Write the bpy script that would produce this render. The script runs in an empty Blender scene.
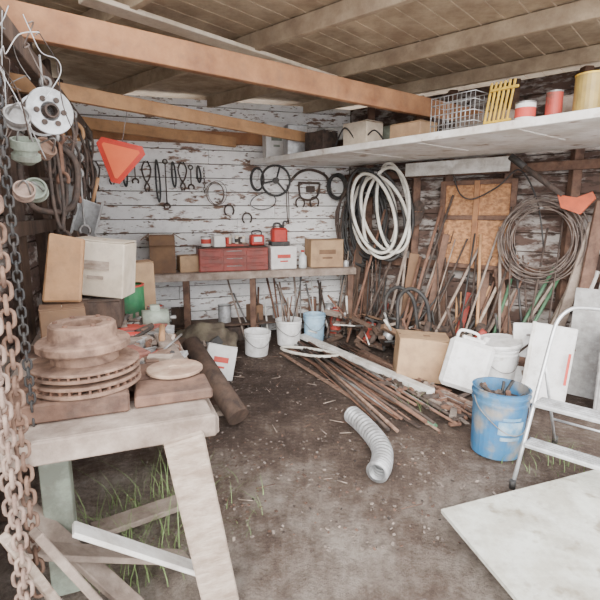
import bpy, bmesh, math, random
from mathutils import Vector, Matrix, noise
R = random.Random(11)
U = R.uniform

# ------------------------------------------------------------ materials
def M(name, c1, c2=None, scale=6, rough=.8, metal=0, bump=.25, stretch=(1,1,1), lo=.4, hi=.6, c3=None, s3=30, lo3=.6, hi3=.66, dirt=.45):
    m = bpy.data.materials.new(name); m.use_nodes = True
    nt = m.node_tree; N = nt.nodes; L = nt.links
    b = N['Principled BSDF']; b.inputs['Roughness'].default_value = rough; b.inputs['Metallic'].default_value = metal
    if c2 is None: c2 = tuple(x*.75 for x in c1)
    tc = N.new('ShaderNodeTexCoord'); mp = N.new('ShaderNodeMapping'); mp.inputs['Scale'].default_value = stretch
    L.new(tc.outputs['Object'], mp.inputs['Vector'])
    n = N.new('ShaderNodeTexNoise'); n.inputs['Scale'].default_value = scale; n.inputs['Detail'].default_value = 8; n.inputs['Roughness'].default_value = .65
    L.new(mp.outputs[0], n.inputs['Vector'])
    r = N.new('ShaderNodeValToRGB'); r.color_ramp.elements[0].position = lo; r.color_ramp.elements[1].position = hi
    r.color_ramp.elements[0].color = (*c1, 1); r.color_ramp.elements[1].color = (*c2, 1)
    L.new(n.outputs['Fac'], r.inputs[0]); out = r.outputs[0]
    if c3 is not None:
        n3 = N.new('ShaderNodeTexNoise'); n3.inputs['Scale'].default_value = s3; n3.inputs['Detail'].default_value = 6
        L.new(mp.outputs[0], n3.inputs['Vector'])
        r3 = N.new('ShaderNodeValToRGB'); r3.color_ramp.elements[0].position = lo3; r3.color_ramp.elements[1].position = hi3
        L.new(n3.outputs['Fac'], r3.inputs[0])
        mx = N.new('ShaderNodeMixRGB'); L.new(r3.outputs[0], mx.inputs[0]); L.new(out, mx.inputs[1]); mx.inputs[2].default_value = (*c3, 1)
        out = mx.outputs[0]
    if dirt:
        n4 = N.new('ShaderNodeTexNoise'); n4.inputs['Scale'].default_value = 11; n4.inputs['Detail'].default_value = 9; n4.inputs['Roughness'].default_value = .75
        L.new(tc.outputs['Object'], n4.inputs['Vector'])
        r4 = N.new('ShaderNodeValToRGB'); r4.color_ramp.elements[0].position = .48; r4.color_ramp.elements[1].position = .72
        r4.color_ramp.elements[1].color = (dirt,dirt,dirt,1)
        L.new(n4.outputs['Fac'], r4.inputs[0])
        m4 = N.new('ShaderNodeMixRGB'); L.new(r4.outputs[0], m4.inputs[0]); L.new(out, m4.inputs[1]); m4.inputs[2].default_value = (.16,.115,.09,1)
        out = m4.outputs[0]
    L.new(out, b.inputs['Base Color'])
    if bump:
        bp = N.new('ShaderNodeBump'); bp.inputs['Strength'].default_value = bump; bp.inputs['Distance'].default_value = .02
        L.new(n.outputs['Fac'], bp.inputs['Height']); L.new(bp.outputs[0], b.inputs['Normal'])
    return m

peel  = M('peeling_white_paint', (.92,.91,.90), (.26,.165,.12), 3.6, .85, bump=.5, stretch=(1,1,3.6), lo=.56, hi=.61, c3=(.15,.10,.075), s3=10, lo3=.62, hi3=.66, dirt=.25)
peel2 = M('weathered_siding', (.46,.42,.39), (.12,.075,.06), 2.6, .9, bump=.5, stretch=(1,1,3), lo=.42, hi=.53, c3=(.06,.04,.032), s3=8, lo3=.54, hi3=.62)
dwood = M('dark_rough_wood', (.13,.08,.055), (.045,.03,.024), 5, .9, stretch=(2,2,.5), lo=.35, hi=.65)
rwood = M('red_brown_lumber', (.46,.23,.11), (.23,.10,.05), 4, .8, stretch=(1,1,1), lo=.35, hi=.7)
twood = M('tan_lumber', (.56,.32,.16), (.36,.19,.09), 4, .8, lo=.35, hi=.7)
roofw = M('roof_plank', (.54,.43,.30), (.30,.22,.15), 3, .9, lo=.35, hi=.65)
gwood = M('grey_weathered_wood', (.42,.34,.285), (.20,.15,.12), 7, .9, bump=.6, lo=.35, hi=.65)
lwood = M('pale_weathered_wood', (.56,.46,.38), (.32,.24,.185), 8, .9, bump=.6, stretch=(1,3,3), lo=.35, hi=.65)
bwood = M('brown_timber', (.22,.125,.085), (.08,.045,.034), 8, .9, bump=.5, lo=.35, hi=.65)
osb   = M('osb_board', (.58,.30,.14), (.30,.14,.065), 22, .85, bump=.2, stretch=(1,1,1.5), lo=.4, hi=.6)
rust  = M('rusty_iron', (.27,.145,.095), (.14,.075,.055), 14, .85, .2, bump=.4, lo=.35, hi=.65)
rustl = M('light_rusty_iron', (.35,.225,.16), (.18,.105,.075), 12, .85, .1, bump=.5, lo=.35, hi=.65, c3=(.13,.075,.055), s3=20, lo3=.52, hi3=.7)
rustc = M('chain_rust', (.44,.33,.27), (.22,.14,.11), 16, .85, .1, bump=.4, lo=.35, hi=.65)
drust = M('dark_rusty_iron', (.11,.075,.06), (.05,.04,.035), 14, .8, .2, bump=.3)
steel = M('dull_steel', (.38,.37,.36), (.22,.21,.20), 10, .55, .6, bump=.1)
galv  = M('galvanised_metal', (.62,.63,.64), (.42,.42,.42), 12, .45, .5, bump=.1, dirt=.3)
alu   = M('aluminium', (.78,.79,.80), (.62,.63,.64), 12, .38, .6, bump=.05, dirt=.25)
whitep= M('white_plastic', (.88,.88,.88), (.76,.75,.73), 5, .5, bump=.05, c3=(.42,.36,.30), s3=7, lo3=.64, hi3=.76, dirt=.4)
whitet= M('white_painted_trim', (.84,.83,.80), (.62,.59,.54), 5, .6, bump=.1)
hosew = M('ivory_hose', (.84,.82,.75), (.62,.58,.50), 5, .45, bump=.05, dirt=.3)
black = M('black_rubber', (.025,.025,.027), (.05,.048,.045), 8, .6, bump=.1, dirt=.3)
blue  = M('blue_pail_plastic', (.035,.17,.36), (.08,.21,.35), 5, .5, bump=.1, c3=(.30,.29,.27), s3=6, lo3=.50, hi3=.64)
lblue = M('light_blue_plastic', (.42,.62,.78), (.30,.50,.68), 5, .5, bump=.05)
red   = M('red_paint', (.45,.06,.04), (.28,.045,.035), 8, .6, bump=.1, c3=(.14,.06,.045), s3=12, lo3=.52, hi3=.64)
redbr = M('bright_red_plastic', (.58,.05,.035), (.42,.04,.03), 8, .5, bump=.05, dirt=.3)
toolr = M('tool_chest_red', (.31,.06,.045), (.20,.045,.035), 6, .5, bump=.05)
orange= M('fluorescent_orange', (1.0,.20,.07), (.95,.17,.06), 5, .6, bump=0, dirt=0)
dorange= M('faded_orange_paint', (.80,.16,.06), (.62,.12,.05), 5, .6, bump=0, dirt=.4)
redrefl=M('reflective_red_border', (.75,.05,.03), (.6,.04,.02), 5, .4, bump=0, dirt=.2)
green = M('green_paint', (.04,.24,.09), (.03,.16,.07), 8, .5, bump=.05)
dgreen= M('green_steel_rod', (.08,.22,.11), (.06,.14,.08), 8, .6, bump=.05)
card  = M('cardboard', (.50,.33,.19), (.38,.24,.14), 3, .9, bump=.1, dirt=.4)
cardb = M('pale_carton', (.78,.68,.55), (.66,.55,.42), 3, .9, bump=.1, dirt=.3)
cardd = M('dark_carton', (.24,.14,.08), (.16,.09,.055), 3, .9, bump=.1)
paper = M('printed_white_carton', (.84,.82,.80), (.74,.72,.69), 4, .8, bump=.05, dirt=.25)
redink= M('red_ink', (.65,.08,.06), (.55,.07,.05), 5, .7, bump=0)
blueink= M('pale_blue_ink', (.36,.50,.62), (.14,.32,.50), 14, .6, bump=0)
yellow= M('yellow_paint', (.78,.52,.06), (.62,.38,.05), 6, .6, bump=.05)
brass = M('amber_can', (.40,.28,.08), (.28,.2,.06), 6, .5, bump=.05)
conc  = M('grey_concrete', (.48,.48,.47), (.34,.33,.32), 14, .95, bump=.4, dirt=.3)
cloth = M('canvas_sack', (.20,.17,.12), (.10,.08,.06), 6, .95, bump=.6)
plate = M('tan_rusty_plate', (.46,.33,.24), (.32,.20,.14), 10, .85, bump=.3)
brick = M('brick_red', (.36,.15,.11), (.25,.10,.08), 14, .9, bump=.4)
grassm= M('grass_blade', (.27,.38,.14), (.17,.25,.09), 12, .7, bump=0, dirt=0)
wirem = M('wire_brown', (.24,.19,.16), (.12,.09,.08), 12, .6, .3, bump=0)
shelfp= M('loft_painted_board', (.92,.90,.87), (.72,.67,.61), 3, .75, bump=.2, c3=(.42,.32,.25), s3=5, lo3=.60, hi3=.68, dirt=.25)
plyw  = M('worn_white_plywood', (.72,.73,.66), (.54,.52,.44), 5, .85, bump=.3, c3=(.35,.31,.24), s3=9, lo3=.58, hi3=.70, dirt=.4)
glass = M('clear_plastic', (.75,.78,.78), (.6,.64,.64), 5, .2, bump=0)
greenish = M('green_grey_enamel', (.33,.38,.31), (.20,.22,.18), 9, .6, .2, bump=.2)
gchip = M('brown_stone_chip', (.27,.22,.185), (.15,.12,.10), 9, .9, bump=0)

def dirt():
    m = bpy.data.materials.new('dirt_and_gravel'); m.use_nodes = True
    nt = m.node_tree; N = nt.nodes; L = nt.links; b = N['Principled BSDF']; b.inputs['Roughness'].default_value = .95
    g = N.new('ShaderNodeTexCoord')
    big = N.new('ShaderNodeTexNoise'); big.inputs['Scale'].default_value = 1.4; big.inputs['Detail'].default_value = 11; big.inputs['Roughness'].default_value=.75
    L.new(g.outputs['Object'], big.inputs['Vector'])
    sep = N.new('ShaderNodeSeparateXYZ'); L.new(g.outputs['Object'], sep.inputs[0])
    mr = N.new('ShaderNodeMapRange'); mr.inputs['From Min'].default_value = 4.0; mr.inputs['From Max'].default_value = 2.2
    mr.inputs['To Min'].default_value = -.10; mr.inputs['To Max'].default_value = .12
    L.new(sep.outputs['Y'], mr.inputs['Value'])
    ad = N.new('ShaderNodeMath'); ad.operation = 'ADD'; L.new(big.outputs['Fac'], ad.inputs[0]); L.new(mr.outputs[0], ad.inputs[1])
    r = N.new('ShaderNodeValToRGB'); e = r.color_ramp.elements
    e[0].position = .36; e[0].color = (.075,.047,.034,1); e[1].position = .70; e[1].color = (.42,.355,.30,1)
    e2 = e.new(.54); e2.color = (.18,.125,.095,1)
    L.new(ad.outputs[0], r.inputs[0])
    fine = N.new('ShaderNodeTexNoise'); fine.inputs['Scale'].default_value = 22; fine.inputs['Detail'].default_value = 10; fine.inputs['Roughness'].default_value=.8
    L.new(g.outputs['Object'], fine.inputs['Vector'])
    r2 = N.new('ShaderNodeValToRGB'); r2.color_ramp.elements[0].position=.57; r2.color_ramp.elements[1].position=.68
    L.new(fine.outputs['Fac'], r2.inputs[0])
    mf = N.new('ShaderNodeMath'); mf.operation='MULTIPLY'; L.new(r2.outputs[0], mf.inputs[0]); mf.inputs[1].default_value=.6
    mx = N.new('ShaderNodeMixRGB'); L.new(mf.outputs[0], mx.inputs[0]); L.new(r.outputs[0], mx.inputs[1]); mx.inputs[2].default_value = (.46,.40,.345,1)
    mul = N.new('ShaderNodeMixRGB'); mul.blend_type='MULTIPLY'; mul.inputs[0].default_value=.65
    r4 = N.new('ShaderNodeValToRGB'); r4.color_ramp.elements[0].position=.36; r4.color_ramp.elements[1].position=.55
    r4.color_ramp.elements[0].color=(.3,.26,.23,1)
    L.new(fine.outputs['Fac'], r4.inputs[0]); L.new(mx.outputs[0], mul.inputs[1]); L.new(r4.outputs[0], mul.inputs[2])
    L.new(mul.outputs[0], b.inputs['Base Color'])
    bp = N.new('ShaderNodeBump'); bp.inputs['Strength'].default_value=1.0; bp.inputs['Distance'].default_value=.05
    L.new(fine.outputs['Fac'], bp.inputs['Height']); L.new(bp.outputs[0], b.inputs['Normal'])
    return m
dirtm = dirt()

# ------------------------------------------------------------ mesh builder
def catmull(pts, n=6, closed=False):
    pts = [Vector(p) for p in pts]; out = []; k = len(pts)
    rng = range(k) if closed else range(k-1)
    for i in rng:
        if closed: p0,p1,p2,p3 = pts[i-1],pts[i],pts[(i+1)%k],pts[(i+2)%k]
        else: p0,p1,p2,p3 = pts[max(i-1,0)],pts[i],pts[i+1],pts[min(i+2,k-1)]
        for j in range(n):
            t=j/n
            out.append(.5*((2*p1)+(p2-p0)*t+(2*p0-5*p1+4*p2-p3)*t*t+(3*p1-p0-3*p2+p3)*t**3))
    if not closed: out.append(pts[-1])
    return out

class Bld:
    def __init__(s, name): s.name=name; s.bm=bmesh.new(); s.mats=[]
    def mi(s, m):
        if m not in s.mats: s.mats.append(m)
        return s.mats.index(m)
    def merge(s, t, m, mat=None):
        i = s.mi(m); mp = {}
        for v in t.verts: mp[v] = s.bm.verts.new(mat @ v.co if mat else v.co)
        for f in t.faces:
            try:
                nf = s.bm.faces.new([mp[v] for v in f.verts]); nf.material_index = i; nf.smooth = f.smooth
            except ValueError: pass
        t.free()
    def box(s, size, loc=(0,0,0), rot=(0,0,0), m=None, bev=.004, jit=0):
        t = bmesh.new(); bmesh.ops.create_cube(t, size=1)
        for v in t.verts:
            v.co = Vector((v.co.x*size[0], v.co.y*size[1], v.co.z*size[2]))
            if jit: v.co += Vector((U(-jit,jit),U(-jit,jit),U(-jit,jit)))
        if bev: bmesh.ops.bevel(t, geom=t.edges[:], offset=min(bev, min(size)*.3), segments=1, affect='EDGES')
        mt = Matrix.Translation(loc) @ Matrix.Rotation(rot[2],4,'Z') @ Matrix.Rotation(rot[1],4,'Y') @ Matrix.Rotation(rot[0],4,'X')
        s.merge(t, m, mt); return s
    def beam(s, p, q, w, h, m, bev=.004, jit=0, roll=0):
        p=Vector(p); q=Vector(q); d=q-p; x=d.normalized()
        up = Vector((0,0,1)) if abs(x.z)<.95 else Vector((0,1,0))
        y = up.cross(x).normalized(); z = x.cross(y)
        mt = Matrix((x,y,z)).transposed().to_4x4(); mt.translation=(p+q)/2
        mt = mt @ Matrix.Rotation(roll,4,'X')
        t=bmesh.new(); bmesh.ops.create_cube(t,size=1)
        for v in t.verts:
            v.co=Vector((v.co.x*d.length, v.co.y*w, v.co.z*h))
            if jit: v.co+=Vector((U(-jit,jit),U(-jit,jit),U(-jit,jit)))
        if bev: bmesh.ops.bevel(t, geom=t.edges[:], offset=min(bev,w*.3,h*.3), segments=1, affect='EDGES')
        s.merge(t,m,mt); return s
    def tube(s, pts, r, m, closed=False, seg=8, radii=None, caps=True):
        pts=[Vector(p) for p in pts]; n=len(pts); t=bmesh.new(); rings=[]
        nrm=None
        for i,p in enumerate(pts):
            a = pts[i-1] if (i>0 or closed) else p; b = pts[(i+1)%n] if (i<n-1 or closed) else p
            d=(b-a)
            if d.length<1e-9: d=Vector((0,0,1))
            d.normalize()
            if nrm is None:
                nrm = d.orthogonal().normalized()
            else:
                nrm = nrm - d*nrm.dot(d)
                if nrm.length<1e-6: nrm=d.orthogonal()
                nrm.normalize()
            bi = d.cross(nrm); rr = radii[i] if radii else r
            rings.append([t.verts.new(p+(nrm*math.cos(2*math.pi*k/seg)+bi*math.sin(2*math.pi*k/seg))*rr) for k in range(seg)])
        last = n if closed else n-1
        for i in range(last):
            A=rings[i]; B=rings[(i+1)%n]
            off=0
            if closed and i==n-1:
                best=1e9
                for o in range(seg):
                    dd=(A[0].co-B[o].co).length
                    if dd<best: best=dd; off=o
            for k in range(seg):
                f=t.faces.new([A[k],A[(k+1)%seg],B[(k+1+off)%seg],B[(k+off)%seg]]); f.smooth=True
        if not closed and caps:
            t.faces.new(list(reversed(rings[0]))); t.faces.new(rings[-1])
        s.merge(t,m); return s
    def cyl(s, p, q, r, m, r2=None, seg=16, caps=True):
        return s.tube([p,q], r, m, seg=seg, radii=[r, r if r2 is None else r2], caps=caps)
    def lathe(s, prof, loc, m, seg=36, mat=None):
        t=bmesh.new(); rings=[]
        for (r,z) in prof:
            if r<=1e-5: rings.append([t.verts.new((0,0,z))])
            else: rings.append([t.verts.new((r*math.cos(2*math.pi*k/seg), r*math.sin(2*math.pi*k/seg), z)) for k in range(seg)])
        for A,B in zip(rings,rings[1:]):
            for k in range(seg):
                if len(A)==1 and len(B)==1: continue
                if len(A)==1: t.faces.new([A[0],B[(k+1)%seg],B[k]])
                elif len(B)==1: t.faces.new([A[k],A[(k+1)%seg],B[0]])
                else: t.faces.new([A[k],A[(k+1)%seg],B[(k+1)%seg],B[k]])
        mt=Matrix.Translation(loc)
        if mat: mt = mt @ mat
        s.merge(t,m,mt); return s
    def prism(s, pts, th, m, mat=None):
        t=bmesh.new(); lo=[t.verts.new((x,y,0)) for x,y in pts]; hi=[t.verts.new((x,y,th)) for x,y in pts]; n=len(pts)
        t.faces.new(list(reversed(lo))); t.faces.new(hi)
        for i in range(n): t.faces.new([lo[i],lo[(i+1)%n],hi[(i+1)%n],hi[i]])
        s.merge(t,m,mat); return s
    def done(s, loc=(0,0,0), rot=(0,0,0), recenter=False):
        bmesh.ops.recalc_face_normals(s.bm, faces=s.bm.faces[:])
        if recenter:
            c=Vector((0,0,0))
            for v in s.bm.verts: c+=v.co
            c/=max(1,len(s.bm.verts))
            for v in s.bm.verts: v.co-=c
            loc=c
        me=bpy.data.meshes.new(s.name); s.bm.to_mesh(me); s.bm.free()
        for m in s.mats: me.materials.append(m)
        o=bpy.data.objects.new(s.name, me); bpy.context.scene.collection.objects.link(o)
        o.location=loc
        o.rotation_mode='XYZ'; o.rotation_euler=rot
        return o

# ------------------------------------------------------------ room frames
A0=Vector((-2.69,5.62,0)); B0=Vector((.68,6.65,0)); D0=Vector((3.9,3.76,0)); L0=Vector((-1.2,1.0,0))
ub=(B0-A0).normalized(); nb=Vector((ub.y,-ub.x,0)); rb=math.atan2(ub.y,ub.x)
ur=(D0-B0).normalized(); nr=Vector((ur.y,-ur.x,0)); rr_=math.atan2(ur.y,ur.x)
ul=(A0-L0).normalized(); nl=Vector((ul.y,-ul.x,0)); rl=math.atan2(ul.y,ul.x)
def BW(t,z,o=0): p=A0+ub*t+nb*o; return Vector((p.x,p.y,z))
def RW(t,z,o=0): p=B0+ur*t+nr*o; return Vector((p.x,p.y,z))
def LW(t,z,o=0): p=L0+ul*t+nl*o; return Vector((p.x,p.y,z))
HT=2.95
def wall(name, F, length, mat, hb=.17, studs=(), smat=None):
    b=Bld(name); z=-.02
    while z<HT:
        h=min(hb, HT-z)
        cuts=[0,length] if R.random()<.5 else [0,U(.3,.7)*length,length]
        for a,c in zip(cuts,cuts[1:]):
            b.beam(F(a+.002,z+h/2,-.02+U(-.004,.004)),F(c-.002,z+h/2,-.02+U(-.004,.004)),.03,h-.010,mat,bev=.004)
        z+=hb
    b.beam(F(-.05,HT/2,-.045),F(length+.05,HT/2,-.045),.015,HT,dwood,bev=0)
    for t in studs:
        b.beam(F(t,0,.04),F(t+U(-.02,.02),HT,.04),.09,.09,smat or dwood,bev=.006)
    return b
w=wall('wall_back',BW,(B0-A0).length,peel); w.beam(BW(0,2.5,.05),BW(3.52,2.5,.05),.10,.14,rwood); w.done()
w=wall('wall_right',RW,(D0-B0).length,peel2,hb=.2,studs=(.35,1.05,1.45,2.1,2.75,3.3,3.9),smat=bwood)
w.beam(RW(0,.98,.10),RW(3.6,.98,.10),.05,.10,bwood); w.beam(RW(0,2.05,.10),RW(3.6,2.05,.10),.05,.09,bwood); w.done()
w=wall('wall_left',LW,(A0-L0).length,peel2,hb=.2,studs=(.6,1.3,2.1,2.9,3.7,4.4)); w.beam(LW(0,1.5,.1),LW(4.8,1.5,.1),.05,.09,dwood); w.done()

b=Bld('floor'); t=bmesh.new(); nx,ny=150,140; vs=[]
for j in range(ny+1):
    row=[]
    for i in range(nx+1):
        x=-6+12*i/nx; y=-2.5+10*j/ny
        z=noise.noise(Vector((x*1.3,y*1.3,0)))*.02+noise.noise(Vector((x*6,y*6,3)))*.010-.012
        row.append(t.verts.new((x,y,z)))
    vs.append(row)
for j in range(ny):
    for i in range(nx):
        f=t.faces.new([vs[j][i],vs[j][i+1],vs[j+1][i+1],vs[j+1][i]]); f.smooth=True
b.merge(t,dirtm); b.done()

b=Bld('ceiling')
d1=Vector((.66,.75,0)).normalized(); d2=Vector((-.75,.66,0)).normalized(); c0=Vector((.3,4.6,HT+.06))
k=-22
while k<22:
    p=c0+d2*(k*.17)
    b.beam(p-d1*3.4,p+d1*3.4,.163,.022,roofw,bev=.002); k+=1
for k in range(-3,4):
    p=c0+d1*(k*1.05+.2)-Vector((0,0,.085)); b.beam(p-d2*3.4,p+d2*3.4,.05,.13,roofw)
o=b.done()
bm=bmesh.new(); bm.from_mesh(o.data)
bmesh.ops.bisect_plane(bm, geom=bm.verts[:]+bm.edges[:]+bm.faces[:], plane_co=(0,2.5,0), plane_no=(0,-1,0), clear_outer=True)
bm.to_mesh(o.data); bm.free()

Bld('ceiling_beam').beam((-1.95,3.24,2.44),(.74,6.45,2.44),.05,.11,twood).done(recenter=True)
Bld('ceiling_beam').beam((-1.75,2.45,2.58),(1.95,5.33,2.58),.06,.17,rwood).done(recenter=True)
Bld('ceiling_beam').beam((-2.55,5.15,2.55),(-.80,6.10,2.45),.05,.12,twood).done(recenter=True)
Bld('ceiling_beam').beam((-1.3,3.1,2.86),(1.3,5.9,2.86),.14,.03,cardb).done(recenter=True)
Bld('tool_rail_beam').beam((-.98,1.3,2.34),(-2.1,4.9,2.34),.07,.10,dwood).done(recenter=True)
Bld('door_post').beam((-1.2,.98,0),(-1.2,.98,3.0),.14,.14,bwood).done(recenter=True)

# ------------------------------------------------------------ loft platform
b=Bld('loft_platform')
F1=Vector((2.95,1.89,0)); F2=Vector((-.62,6.17,0)); dl=(F2-F1).normalized(); nl2=Vector((dl.y,-dl.x,0))
if nl2.x<0: nl2=-nl2
z0=2.20
poly=[(F1.x,F1.y),(F2.x,F2.y),(.62,6.56),(3.76,3.76)]
b.prism(poly,.03,shelfp,Matrix.Translation((0,0,z0)))
b.beam(F1+Vector((0,0,z0+.02)),F2+Vector((0,0,z0+.02)),.03,.06,shelfp)
for tt in (.6,1.35,2.2,3.1,3.9):
    p=F1+dl*tt
    b.beam(Vector((p.x,p.y,z0-.0))+nl2*.05,Vector((p.x,p.y,z0-.0))+nl2*.9,.035,.012,shelfp)
b.done()
Bld('support_board').beam(RW(1.0,2.09,.24),RW(2.2,2.09,.24),.03,.15,whitet).done(recenter=True)

b=Bld('osb_panel'); W0=.82; H0=.96
b.box((W0,.02,H0),(0,0,0),(0,0,0),osb)
for sx in (-.39,0,.39): b.box((.06,.03,H0),(sx,-.025,0),(0,0,0),bwood if sx else rwood)
for sz in (-.46,.08,.46): b.box((W0,.03,.05),(0,-.022,sz),(0,0,0),bwood)
b.done(RW(1.86,1.46,.17),(0,0,rr_))

# ------------------------------------------------------------ back counter
b=Bld('back_counter')
for i in range(4): b.beam(BW(.25,.875,.09+i*.135),BW(3.40,.875,.09+i*.135),.13,.035,gwood if i else bwood)
b.beam(BW(.25,.845,.565),BW(3.4,.845,.565),.03,.08,gwood)
for t in (.3,1.25,2.05,3.35): b.beam(BW(t,0,.5),BW(t,.86,.5),.07,.07,bwood)
b.beam(BW(.3,.22,.3),BW(3.4,.22,.3),.4,.02,dwood)
b.done()
ZC=.893

def carton(name,w,d,h,loc,rz,m,open_=False,tilt=(0,0),tape=cardb,mark=None):
    b=Bld(name)
    if open_:
        for sx in (-1,1): b.box((.008,d,h),(sx*w/2,0,h/2),(0,0,0),m,bev=.001)
        for sy in (-1,1): b.box((w,.008,h),(0,sy*d/2,h/2),(0,0,0),m,bev=.001)
        b.box((w,d,.008),(0,0,.004),(0,0,0),m,bev=.001)
        for sx in (-1,1): b.box((w*.4,d,.006),(sx*(w/2+w*.17),0,h-.02),(0,sx*.6,0),m,bev=.001)
        b.box((w,.006,d*.4),(0,-d/2-.05,h-.06),(-.6,0,0),m,bev=.001)
    else:
        b.box((w,d,h),(0,0,h/2),(0,0,0),m,bev=.006,jit=min(w,d,h)*.02)
        b.box((w*.97,.05,.003),(0,0,h+.003),(0,0,0),tape,bev=0)
        b.box((w*.5-.003,d*.98,.006),(-w*.25,0,h+.003),(0,U(-.02,.06),0),m,bev=.001)
        b.box((w*.5-.003,d*.98,.006),(w*.25,0,h+.003),(0,U(-.06,.02),0),m,bev=.001)
    if mark: 
        b.box((w*.5,.003,h*.16),(0,-d/2-.006,h*.58),(0,0,0),mark,bev=0)
        b.box((w*.3,.003,h*.06),(0,-d/2-.006,h*.36),(0,0,0),mark,bev=0)
    return b.done(loc,(tilt[0],tilt[1],rz))

carton('wooden_crate',.28,.3,.44,BW(1.0,ZC,.32),rb,cardd,open_=True)
carton('small_carton',.24,.22,.19,BW(1.30,ZC,.33),rb+.1,card)
b=Bld('red_tool_chest'); W=.84;Dp=.36
b.box((W,Dp,.28),(0,0,.14),(0,0,0),toolr,bev=.008)
for i in range(3):
    for j in range(3):
        b.box((W/3-.02,.012,.078),((j-1)*W/3,-Dp/2-.003,.048+i*.09),(0,0,0),toolr,bev=.004)
        b.box((W/3-.09,.014,.010),((j-1)*W/3,-Dp/2-.014,.066+i*.09),(0,0,0),steel if j==1 else toolr,bev=.003)
b.box((W+.01,Dp+.01,.012),(0,0,.286),(0,0,0),drust,bev=.003)
b.done(BW(1.83,ZC,.32),(0,0,rb))
def tin(name,r,h,loc,m,lid=steel,top=True,rot=(0,0,0),band=None):
    b=Bld(name)
    b.lathe([(0,0),(r*.97,0),(r,.006),(r,h-.006),(r*1.03,h-.003),(r*1.03,h),(r*.93,h),(r*.93,h-.01),(0,h-.01)],(0,0,0),m,seg=24)
    b.lathe([(r*1.035,h-.008),(r*1.035,h+.003),(r*.9,h+.003)],(0,0,0),lid,seg=24)
    if band: b.lathe([(r*1.005,h*.3),(r*1.008,h*.3),(r*1.008,h*.75),(r*1.005,h*.75)],(0,0,0),band,seg=24)
    return b.done(loc,rot)
zt=ZC+.293
tin('paint_tin',.06,.12,BW(1.52,zt,.3),paper,band=redink); tin('paint_tin',.05,.09,BW(1.64,zt,.22),galv); carton('small_carton',.14,.12,.13,BW(1.66,zt,.38),rb+.2,paper)
b=Bld('parts_tray'); b.box((.30,.2,.03),(0,0,.015),(0,0,0),red)
for i in range(16): b.box((U(.03,.08),U(.03,.06),U(.04,.13)),(U(-.12,.12),U(-.07,.07),.07),(0,0,U(0,3)),R.choice([redbr,paper,galv,black,cardb,drust]))
b.done(BW(1.88,zt,.3),(0,0,rb))
b=Bld('red_battery_charger'); b.box((.17,.15,.13),(0,0,.07),(0,0,0),redbr,bev=.015); b.tube(catmull([(-.06,0,.13),(-.05,0,.18),(.05,0,.18),(.06,0,.13)]),.009,black); b.box((.1,.01,.06),(0,-.08,.08),(0,0,0),paper)
b.done(BW(2.15,zt,.3),(0,0,rb))
carton('printed_carton',.34,.3,.28,BW(2.46,ZC,.32),rb,paper,mark=redink)
b=Bld('red_fuel_can'); b.box((.2,.15,.22),(0,0,.11),(0,0,0),redbr,bev=.025); b.cyl((.05,0,.22),(.05,0,.26),.02,black); b.tube(catmull([(-.07,0,.21),(-.06,0,.27),(.01,0,.27),(.02,0,.22)]),.013,black); b.tube(catmull([(.05,0,.26),(.07,0,.30),(.11,0,.29)]),.012,black)
b.box((.24,.18,.05),(0,0,.025),(0,0,0),black); b.done(BW(2.44,ZC+.29,.3),(0,0,rb))
b=Bld('plastic_bottle'); b.lathe([(0,0),(.045,0),(.05,.01),(.05,.15),(.02,.19),(.02,.21),(0,.21)],(0,0,0),glass); b.cyl((0,0,.205),(0,0,.23),.022,redbr); b.done(BW(2.72,ZC,.42))
carton('cardboard_box',.44,.33,.35,BW(3.05,ZC,.3),rb-.05,card,tape=cardd,mark=cardd)
for i in range(12):
    tin('small_can',U(.025,.045),U(.06,.13),BW(.35+i*.055 if i<9 else 3.32,ZC,.18+.12*(i%3)),R.choice([galv,red,brass,cardb]))

def pail(name,r,h,loc,m,rot=(0,0,0),handle=True,fill=None,seg=32,mark=None):
    b=Bld(name)
    b.lathe([(0,.004),(r*.86,.004),(r*.86,0),(r*.87,.01),(r*.955,h*.80),(r*1.0,h*.80),(r*1.0,h*.83),(r*.965,h*.84),(r*.975,h*.9),(r*1.02,h*.9),(r*1.03,h*.93),(r*.99,h*.94),(r*1.0,h*.985),(r*1.03,h),(r*.96,h),(r*.94,h*.9),(r*.85,.02),(0,.02)],(0,0,0),m,seg=seg)
    if handle:
        b.tube(catmull([(-r*1.02,0,h*.88),(-r*.95,-r*.35,h*.72),(-r*.5,-r*1.0,h*.52),(0,-r*1.18,h*.45),(r*.5,-r*1.0,h*.52),(r*.95,-r*.35,h*.72),(r*1.02,0,h*.88)]),.004,steel,seg=6)
    if fill:
        b.lathe([(r*.93,h*.8),(r*.5,h*.84),(0,h*.86)],(0,0,0),fill,seg=seg)
    if mark:
        for (zc,hh,wd,mm) in ((h*.50,.045,.5,mark),(h*.34,.012,.4,mark),(h*.64,.010,.35,mark)):
            t=bmesh.new(); n=8
            for a in range(n):
                th0=-math.pi/2-wd+2*wd*a/n; th1=-math.pi/2-wd+2*wd*(a+1)/n
                def pt(th,z): q=r*(.875+.09*z/(h*.8))+.004; return (q*math.cos(th),q*math.sin(th),z)
                t.faces.new([t.verts.new(pt(th0,zc-hh)),t.verts.new(pt(th1,zc-hh)),t.verts.new(pt(th1,zc+hh)),t.verts.new(pt(th0,zc+hh))])
            b.merge(t,mm)
    return b.done(loc,rot)
pail('white_pail',.150,.27,(-.50,5.20,0),whitep,rot=(.05,.05,.3))
pail('white_pail',.16,.31,(-.14,5.62,0),whitep,rot=(0,0,.3))
pail('light_blue_pail',.14,.34,(.18,5.80,0),lblue,rot=(0,0,.1))
b=Bld('sticks_in_pail')
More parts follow.
